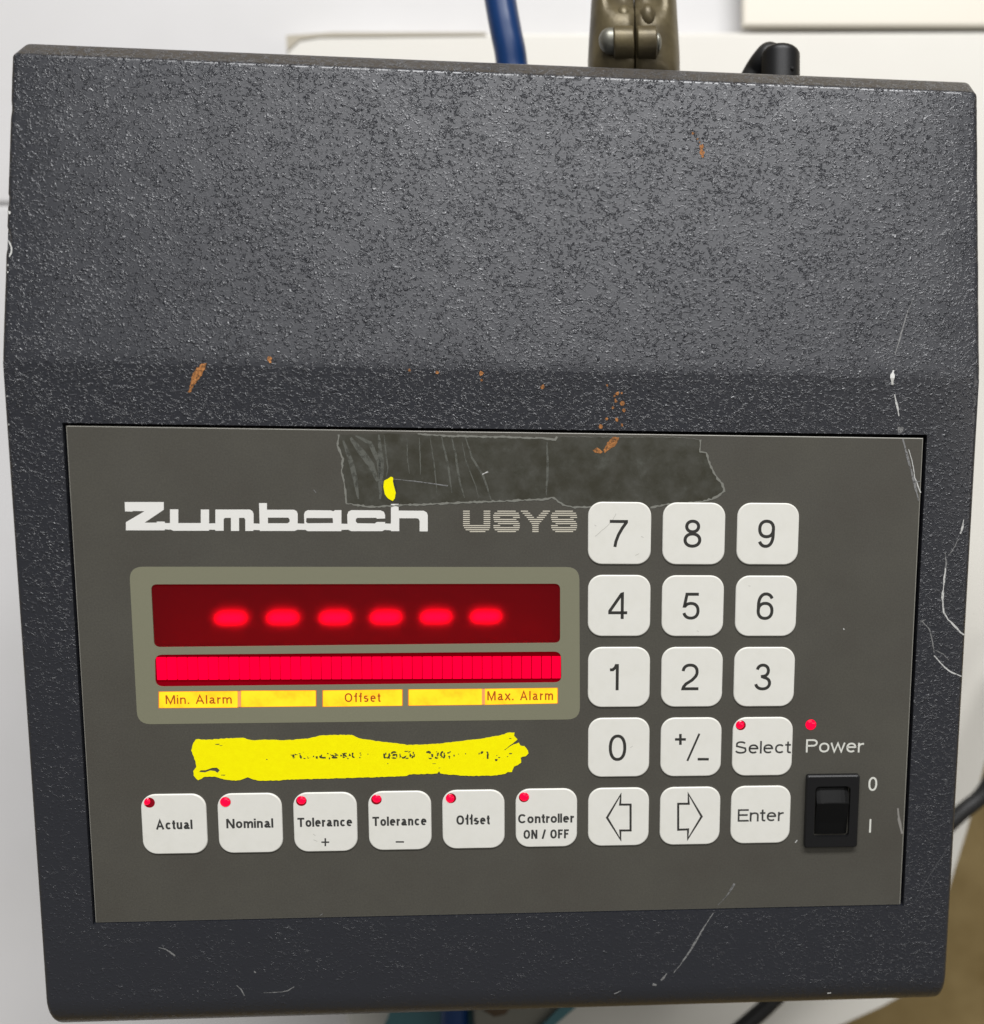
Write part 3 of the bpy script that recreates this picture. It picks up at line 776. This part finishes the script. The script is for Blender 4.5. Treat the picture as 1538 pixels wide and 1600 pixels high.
for x, y, w_, h_ in flecks:
    P = []
    for i in range(7):
        a = 2*math.pi*i/7+random.random()*.4; r = random.uniform(.6, 1.2)
        P.append(pp(*zy(x+w_*.85*r*math.cos(a), y+h_*.72*r*math.sin(a))))
    b0 = len(vs); vs += [(x_, y_, ZP+.16) for x_, y_ in reversed(P)]; fs.append(tuple(range(b0, b0+7)))
thru = mat('show_through', (.05,.047,.012), .6)
n = N(thru); n.l(n.ramp(n.noise(n.coords(), .75, 2, .5), [(.45,0),(.53,1)], 'CONSTANT'), n.b.inputs['Alpha'])
for txt_, xa, xb in (('u509', 862, 994), ('3001', 1048, 1150), ('11', 1268, 1308), ('oiuluseu', 478, 770)):
    a_ = pp(*zy(xa, 150)); b2 = pp(*zy(xb, 150)); c2 = pp(*zy(xa, 118))
    lettering('show_through_lettering', txt_, a_[0], b2[0], a_[1], c2[1]-a_[1], .22, thru, unit, FACE, z=ZP+.155)
o = mesh('paint_gap', vs, fs, mat('show_through', (.07,.065,.02), .6), unit); o['kind'] = 'stuff'
dl = [(600.6,751),(606,748),(611,745),(614.5,746),(615,751),(616.2,760),(618.8,770),(617,779),(614,782.5),(607,779),(601.5,772),(599.5,760)]
slab('paint_drop', [[pp(*q_) for q_ in reversed(rough_line(dl+[dl[0]], .2, 3)[:-1])]], ZP+.2, .2, yellow, unit)
line_part('paint_crack', [(614.5,750),(617,757),(619,770)], [1, 3, .6], ink, unit, .22, pan)

# scratches on the housing and the panel
SC = [
 ([(1428,464),(1418,490),(1411,512),(1404,538),(1399,553)], [.6,1.4,1.6,2.2,1.2], scr_dim),
 ([(1396.8,578),(1394.5,590),(1395,601)], [2,6,3], bare),
 ([(1398,616),(1402,633),(1405,650)], [1.5,2.8,1.5], scr),
 ([(1407.5,667),(1407,676)], [8,5], scr_dim),
 ([(1506,812),(1505,822),(1501,834)], [1,3,2], scr),
 ([(1477,864),(1479,880),(1478,888)], [1.5,2.5,1.8], scr_dim),
 ([(1478,888),(1476,905),(1475,918),(1473,934),(1475,957),(1482,968),(1492,978),(1501,988),(1507,992)], [2,2.6,1.2,3.4,2,2.4,1.6,2.8,2], scr),
 ([(1498,842),(1490,858),(1482,868)], [1,1.2,1], scr_dim),
 ([(1439,972),(1447,968)], [1.5,1], scr_dim),
 ([(1442,971),(1453,984),(1457,1000),(1460,1020)], [1.4,1.6,1.6,1.2], scr_dim),
 ([(1460,1024),(1470,1036),(1484,1049),(1503,1057)], [1.5,1.8,2,1.4], scr),
 ([(1462,1016),(1474,1022),(1483,1031)], [1,1.2,.8], scr_dim),
 ([(1115,1427),(1098,1453),(1078,1487),(1063,1508),(1053,1520)], [1.4,2.4,3,2.4,1.2], scr_dim),
 ([(1042,1521),(1037,1528),(1033,1532)], [1.5,3.5,2], scr_dim),
 ([(1020,1538),(1026,1540)], [4,3], scr_dim),
 ([(960,1553),(971,1548)], [1.5,1.2], scr_dim),
 ([(248,1481),(259,1483),(266,1488),(274,1494)], [.8,1.6,2.6,2], scr_dim),
 ([(370,1540),(377,1546),(382,1556)], [1,1.8,1.2], scr_dim),
 ([(412,1551.5),(425,1551),(440,1550),(450,1548),(460,1542)], [.6,1.4,.7,1.4,1], scr_dim),
 ([(397,1518),(400,1520)], [2,2], scr_dim),
 ([(1293,1552),(1299,1551.5)], [1.5,1.2], scr),
 ([(1484,1320),(1466,1348),(1447,1378),(1430,1408)], [.8,1,1,.6], mat('hair_scratch', (.075,.077,.082), .6)),
 ([(268,612),(300,607),(316,604)], [1.2,1.5,1], mat('paint_ripple', (.05,.052,.06), .5)),
]
for P, W_, m_ in SC: line_part('scratch', rough_line(P, .35, 4), [max(.4, W_[min(int(i*len(W_)/max(1, len(rough_line(P, 0, 4)))), len(W_)-1)]) for i in range(len(rough_line(P, 0, 4)))], m_, unit, .07)
for P, W_, m_ in [
 ([(1148,1381),(1140,1395),(1124,1413)], [3,1.2,.7], scr_dim), ([(1147,1383),(1134,1402),(1122,1415)], [.8,1,.6], scr_dim),
 ([(1411,685),(1418,712),(1426,742),(1432,765),(1436,782)], [2.2,3.2,2.4,3.6,2], scr_dim),
 ([(1420,702),(1426,722),(1430,746),(1439,770)], [1,1.2,1.2,1.8], scr),
 ([(1427,753),(1440,752)], [1.6,1], scr_dim),
 ([(1403.5,1263),(1405,1280),(1410,1303)], [2.5,4,3], mat('panel_scuff', (.23,.22,.2), .6)),
 ([(1246,1313),(1243,1317)], [1.5,1], scr), ([(1318,982),(1319.5,984)], [1.6,1.6], scr),
 ([(490,765),(494,770)], [.8,.8], scr_dim), ([(500,1431),(504,1428)], [.8,.8], scr_dim),
 ([(754,741),(763,737)], [1.4,2.2], scr), ([(610,748),(650,752),(700,759)], [.8,1.2,1.6], scr_dim)]:
    r = rough_line(P, .3, 4); line_part('panel_scratch', r, [W_[min(int(i*len(W_)/len(r)), len(W_)-1)] for i in range(len(r))], m_, unit, .08, pan)

kmark = mat('key_smudge', (.55,.54,.49), .5)
def on_key(u, v, h): return fp(u, v, ZK+h)
for P in ([(963,803),(956,815),(947,824),(930,838)], [(929,820),(932,822)], [(1002,838),(1006,840)], [(993,868),(999,865)], [(489,1303),(493,1306)], [(490,1312),(496,1315)], [(1089,985),(1092,987)], [(1170,915),(1173,916)], [(985,1168),(989,1166)]):
    line_part('key_scuff', rough_line(P, .4, 3), .9, kmark, unit, .015, on_key)
def blotch(name, P, m_, surf=hull, h=.09, amp=.8):
    r = rough_line(P+[P[0]], amp, 3)[:-1]; L = [surf(u, v, h) for u, v in reversed(r)]
    me = [(tuple(p)) for p in L]; fs = [tuple(t) for t in tessellate_polygon([[Vector((p.x, p.y, 0)) for p in L]])]
    o = mesh(name, me, fs, m_, unit)
    bm = bmesh.new(); bm.from_mesh(o.data); 
    for f in bm.faces:
        f.normal_update()
        if f.normal.z < 0: f.normal_flip()
    bm.to_mesh(o.data); bm.free(); return o
blotch('rust_streak', [(324,566),(315,568),(308,575),(300,586),(297,600),(294,612),(297,614),(303,603),(309,594),(315,586),(320,577)], rust, amp=1.0)
def specks(name, L_):
    for u, v, r in L_:
        P = [(u+r*random.uniform(.6,1.2)*math.cos(a*1.05), v+r*random.uniform(.7,1.3)*math.sin(a*1.05)) for a in range(6)]
        blotch(name, P, rust, amp=.2)
specks('rust_speck', [(1096,229,4),(1097,238,4.5),(1083,208,2.5),(1090,217,1.8),(1094,222,1.6),(1098,244,2.2),(421,560,4),(422,565,2.5),(683,582,3.2),(752,583,4),(753,594,2),(848,604,3.6),(949,602,2.2),(965,615,3),(972,614,2.2),(960,619,2),(963,627,2.4),(973,630,4),(958,637,2.4),(962,624,1.8),(975,641,3),(948,654,2.5),(964,656,3.6),(939,667,3.8),(972,664,2.2),(640,578,2.6)])
blotch('rust_smear', [(968,683),(958,683),(950,692),(944,703),(946,708),(954,700),(962,696)], rust, surf=lambda u,v,h: fp(u,v,ZP+.085), amp=1.2)
blotch('rust_smear', [(926,703),(934,700),(942,706),(938,709),(930,707)], rust, surf=lambda u,v,h: fp(u,v,ZP+.085), amp=.8)
# bare metal where the left edge was knocked
blotch('chipped_edge', [(12.5,374),(17,380),(19.2,388),(18.5,396),(14.5,402),(13.5,400),(16.6,393),(16.6,385),(13,378)], bare, amp=.3, h=.12)
blotch('chipped_edge', [(13,329),(16.5,331),(16,334.5),(13.5,334)], bare, amp=.3, h=.12)
for u, v in ((12.2,414),(12,425),(11,619),(13.5,663)): blotch('chipped_edge', [(u,v-2),(u+1.5,v),(u,v+2),(u-.8,v)], bare, amp=.1, h=.12)

# ================================================================== BEHIND THE UNIT
white = mat('cream_enamel', (.80,.775,.71), .35)
n = N(white); n.l(n.ramp(n.noise(n.coords(scale=(1,1,1)), 9, 4, .6), [(.3,(.65,.625,.565)),(.7,(.69,.67,.61))]), n.b.inputs['Base Color'])
cool = mat('cool_enamel', (.72,.71,.70), .4)
n = N(cool); n.l(n.ramp(n.noise(n.coords(scale=(1,1,1)), 7, 4, .6), [(.3,(.56,.55,.54)),(.7,(.62,.61,.605))]), n.b.inputs['Base Color'])
dirty = mat('dirty_edge', (.42,.38,.3), .7)
floor_m = mat('workshop_floor', (.3,.22,.1), .6)
n = N(floor_m); n.l(n.ramp(n.noise(n.coords(scale=(1,1,1)), 16, 5, .65), [(.3,(.27,.185,.062)),(.7,(.46,.34,.15))]), n.b.inputs['Base Color'])

def sheet(name, pts, Z, th, m_, label=None, cat=None, r=None, side=None, parent=None):
    P = [wp(u, v, Z) for u, v in pts]; k = len(P)
    area2 = sum(P[i].x*P[(i+1)%k].y-P[(i+1)%k].x*P[i].y for i in range(k))
    if area2 < 0: P.reverse()
    bm = bmesh.new(); top = [bm.verts.new(p) for p in P]; bot = [bm.verts.new((p.x, p.y, p.z-th*MM)) for p in P]
    bm.faces.new(top); bm.faces.new(list(reversed(bot)))
    for i in range(k): j = (i+1) % k; bm.faces.new((top[i], bot[i], bot[j], top[j]))
    bmesh.ops.bevel(bm, geom=[e for e in bm.edges if e.verts[0] in top and e.verts[1] in top], offset=.0018, segments=3, affect='EDGES', profile=.5)
    bmesh.ops.triangulate(bm, faces=[f for f in bm.faces if len(f.verts) > 4])
    me = bpy.data.meshes.new(name); bm.to_mesh(me); bm.free(); me.materials.append(m_)
    o = link(name, me, parent)
    if label: tag(o, label, cat)
    return o
# floor far below
me = bpy.data.meshes.new('floor'); me.from_pydata([(-4,-4,-.72),(4,-4,-.72),(4,4,-.72),(-4,4,-.72)], [], [(0,1,2,3)]); me.materials.append(floor_m)
tag(link('floor', me), kind='structure')
ZT = -190
# machine top: left body in two panels with a seam
cab = empty('machine_cabinet', wp(-200, 700, -715), 'cool white enamelled machine body seen left of the controller, thin seam', 'machine')
def cpart(name, pts, Z, th, m_):
    o = sheet(name, pts, Z, th, m_); o.parent = cab; o.matrix_parent_inverse = Matrix(); o.location = -Vector(cab.location); return o
cpart('rear_panel', [(-700,-600),(2400,-600),(2400,318),(-700,318)], ZT-14, 60, cool)
cpart('front_cover', [(-700,319.6),(700,319.6),(700,2100),(-700,2100)], ZT-14, 500, cool)
# raised cream cover plate under the controller
plate = [(446,52),(2400,44),(2400,700),(1700,980),(1585,1060),(1540,1190),(1512,1295),(1488,1372),(1462,1460),(1425,1551),(1378,1573),(1316,1601),(1180,1655),(900,1760),(690,1800),(560,1800),(446,600)]
sheet('cover_plate', plate, ZT, 13, white, 'cream enamelled cover plate lying beneath the controller, its corner rounded towards the brown floor', 'cover plate')
st = [wp(u, v, ZT+.6) for u, v in [(447,55),(520,50),(760,50),(760,54),(600,56),(500,57),(468,62),(455,74),(449,80)]]
me = bpy.data.meshes.new('edge_stain'); me.from_pydata([p for p in reversed(st)], [], [tuple(range(len(st)))]); me.materials.append(dirty); link('edge_stain', me, bpy.data.objects['cover_plate'], Matrix())
sheet('ledge', [(1160,-500),(2400,-500),(2400,42),(1160,42)], ZT+2.5, 2.5, mat('warm_enamel', (.72,.67,.57), .35), 'warm white raised ledge on the cover plate at the upper right', 'ledge')

# tube along world points (metres)
def tube(name, pts, r, m_, parent=None, n_=14, sub=8, caps=True):
    P = [Vector(p) for p in pts]; Q = []
    for i in range(len(P)-1):
        a = P[max(i-1,0)]; b_, c = P[i], P[i+1]; d = P[min(i+2, len(P)-1)]
        for j in range(sub):
            t = j/sub; Q.append(.5*((2*b_)+(c-a)*t+(2*a-5*b_+4*c-d)*t*t+(3*b_-a-3*c+d)*t**3))
    Q.append(P[-1])
    R = r if hasattr(r, '__call__') else (lambda t: r)
    vs, fs = [], []; up = Vector((0,0,1))
    for i, q_ in enumerate(Q):
        d = (Q[min(i+1, len(Q)-1)]-Q[max(i-1, 0)]).normalized(); sx_ = d.cross(up)
        if sx_.length < .05: sx_ = d.cross(Vector((1,0,0)))
        sx_.normalize(); sy_ = d.cross(sx_); rr = R(i/(len(Q)-1))
        for k in range(n_):
            a = 2*math.pi*k/n_; vs.append(q_+sx_*rr*math.cos(a)+sy_*rr*math.sin(a))
    for i in range(len(Q)-1):
        for k in range(n_):
            j = (k+1) % n_; fs.append((i*n_+k, i*n_+j, (i+1)*n_+j, (i+1)*n_+k))
    fs.append(tuple(reversed(range(n_)))); fs.append(tuple((len(Q)-1)*n_+k for k in range(n_)))
    base = Vector((0,0,0))
    me = bpy.data.meshes.new(name); me.from_pydata(vs, [], fs); me.materials.append(m_)
    for p in me.polygons: p.use_smooth = len(p.vertices) == 4
    bm = bmesh.new(); bm.from_mesh(me); bmesh.ops.recalc_face_normals(bm, faces=bm.faces); bm.to_mesh(me); bm.free()
    return link(name, me, parent, Matrix() if parent else None)

blue = mat('blue_hose_plastic', (.002,.032,.13), .35)
o = tube('blue_hose', [wp(756,-160,-64), wp(782,0,-64), wp(791,50,-64), wp(799.5,97,-65), wp(806,200,-70), wp(790,600,-100), wp(745,950,-120), wp(715,1300,-135), wp(710,1570,-140), wp(712,1700,-142)], .0051, blue)
tag(o, 'glossy blue hose passing behind and under the controller', 'hose')
rub = mat('black_cable_rubber', (.012,.012,.012), .45)
tag(tube('black_cable', [wp(1120,1640,-150), wp(1188,1582,-150), wp(1215,1556,-150), wp(1350,1420,-150), wp(1488,1283,-150), wp(1540,1235,-150), wp(1575,1150,-150), wp(1600,1000,-170)], .0034, rub), 'thin black cable crossing beneath the lower right corner of the controller', 'cable')

# olive clamp holding the unit from behind
olive = mat('olive_bronze_casting', (.115,.09,.048), .4, metal=.3, spec=.45)
n = N(olive); n.l(n.ramp(n.noise(n.coords(), .08, 5, .65), [(.3,(.07,.055,.03)),(.7,(.155,.125,.065))]), n.b.inputs['Base Color']); n.bump(n.noise(n.coords(), .25, 4, .6), .0003, .5)
steel = mat('dull_steel', (.24,.235,.2), .42, metal=.7)
zc = -30
cl = empty('mounting_clamp', wp(993, 120, -61), 'olive bronze split clamp with hinge bolt gripping the back of the controller', 'clamp')
def half(side):
    vs, fs = [], []; rows = 14; k = 10
    for i in range(rows):
        v = 125-i*(125+70)/(rows-1)
        xc = wp(993, v, zc); e = wp(993+side*(75 if v > 60 else 75-(60-v)*.06), v, zc); W_ = abs(e.x-xc.x)
        for j in range(k):
            a = j/(k-1)*math.pi/2
            x = xc.x+side*(.0003+(W_-.0003)*math.sin(a)**.85)
            dip = 0
            # arched recess at the foot and a waist below the mouth
            if v > 96: dip = -.012*max(0, 1-(j/(k-1)/.62)**2)*((v-96)/29)
            if v < 12: dip += -.008*max(0, 1-(j/(k-1)/.45)**2)*min(1, (12-v)/25)
            z = (zc-14)*MM+.013*math.cos(a)**.8+dip
            vs.append((x, xc.y, z))
    for i in range(rows-1):
        for j in range(k-1):
            f = (i*k+j, i*k+j+1, (i+1)*k+j+1, (i+1)*k+j); fs.append(f if side < 0 else f[::-1])
    # side skirt down
    b0 = len(vs)
    for i in range(rows): x, y, z = vs[i*k+k-1]; vs.append((x, y, z-.03))
    for i in range(rows-1): fs.append((i*k+k-1, b0+i, b0+i+1, (i+1)*k+k-1))
    b1 = len(vs)
    for i in range(rows): x, y, z = vs[i*k]; vs.append((x, y, z-.03))
    for i in range(rows-1): fs.append((i*k, b1+i, b1+i+1, (i+1)*k))
    me = bpy.data.meshes.new('clamp_half'); me.from_pydata(vs, [], fs); me.materials.append(olive)
    for p in me.polygons: p.use_smooth = True
    bm = bmesh.new(); bm.from_mesh(me); bmesh.ops.recalc_face_normals(bm, faces=bm.faces); bm.to_mesh(me); bm.free()
    return link('clamp_half', me, cl, Matrix())
half(-1); half(1)
def xcyl(name, u0, u1, v, Z, rpx, m_, round0=0, round1=0):
    a, b_ = wp(u0, v, Z), wp(u1, v, Z); r = rpx*.00019; L = (b_-a).length
    def R(t):
        x = t*L
        if round0 and x < round0*r: return r*math.sqrt(max(.02, 1-(1-x/(round0*r))**2))
        if round1 and L-x < round1*r: return r*math.sqrt(max(.02, 1-(1-(L-x)/(round1*r))**2))
        return r
    return tube(name, [a.lerp(b_, i/6) for i in range(7)], R, m_, cl, 20, 5)
xcyl('lug', 958, 991.5, 66, zc, 24, olive, .12, .12)
xcyl('lug', 994.5, 1027, 66, zc, 24, olive, .12, .12)
xcyl('bolt_head', 936, 958.5, 64, zc, 19.5, steel, .9, 0)
xcyl('bolt_end', 1027, 1034, 66, zc, 14, steel, 0, .4)
def lump(name, u, v, Z, ru, rv, rz, m_):
    c = wp(u, v, Z); bm = bmesh.new(); bmesh.ops.create_uvsphere(bm, u_segments=20, v_segments=12, radius=1)
    for q_ in bm.verts: q_.co = c+Vector((q_.co.x*ru*.00019, q_.co.y*rv*.00019, q_.co.z*rz*.00019))
    me = bpy.data.meshes.new(name); bm.to_mesh(me); bm.free(); me.materials.append(m_)
    for p in me.polygons: p.use_smooth = True
    return link(name, me, cl, Matrix())
lump('boss', 1012, 26, zc-3, 13, 20, 16, olive)
lump('boss', 975, 26, zc-4, 12, 18, 14, olive)
# post that carries the clamp, under the unit
tube('post', [wp(993,200,-70), wp(993,200,-120), wp(993,200,-200)], .016, olive, cl)

# black connector with its lead
conn = empty('cable_connector', wp(1218, 140, -40), 'black plastic cable connector with a bent lead, at the rear edge right of the clamp', 'connector')
zk = -26
a, b_ = wp(1220, 158, zk), wp(1220, 74, zk)
def RR(t): return .0057*(1 if t < .84 else math.sqrt(max(.03, 1-((t-.84)/.165)**2)))
tube('connector_body', [a.lerp(b_, i/6) for i in range(7)], RR, black_pl, conn, 20, 5)
tube('lead', [wp(1160,150,-36), wp(1180,112,-34), wp(1192,94,-31), wp(1203,84,-30), wp(1215,92,-32)], .0034, rub, conn)
c0 = wp(1238, 107, zk+5.2)
# screw dimple
bm = bmesh.new(); bmesh.ops.create_uvsphere(bm, u_segments=10, v_segments=6, radius=.0006)
for q_ in bm.verts: q_.co += c0
me = bpy.data.meshes.new('screw'); bm.to_mesh(me); bm.free(); me.materials.append(hole_m); link('screw', me, conn, Matrix())

# bits below the front edge
teal = mat('teal_paint', (.06,.16,.18), .4)
sheet('teal_bracket', [(640,1480),(760,1480),(762,1760),(560,1760),(600,1602),(618,1572)], -150, 22, teal, 'teal painted bracket poking out under the front edge beside the blue hose', 'bracket')
lv = empty('steel_lever', wp(800, 1590, -150), 'dull steel clamp lever with a brown rubber pad below the front edge', 'lever')
def wsheet(name, pts, Z, th, m_):
    o = sheet(name, pts, Z, th, m_); o.parent = lv; o.matrix_parent_inverse = Matrix(); o.location = -Vector(lv.location); return o
wsheet('lever_plate', [(733,1500),(900,1500),(922,1552),(905,1566),(850,1606),(760,1660),(738,1600)], -138, 12, steel)
wsheet('lever_flange', [(900,1500),(930,1500),(925,1556),(856,1612),(800,1660),(790,1655),(850,1600),(900,1560)], -134, 3, teal)
wsheet('rubber_pad', [(745,1520),(800,1520),(800,1572),(790,1588),(772,1592),(755,1582)], -133, 6, mat('brown_rubber', (.075,.045,.02), .6))
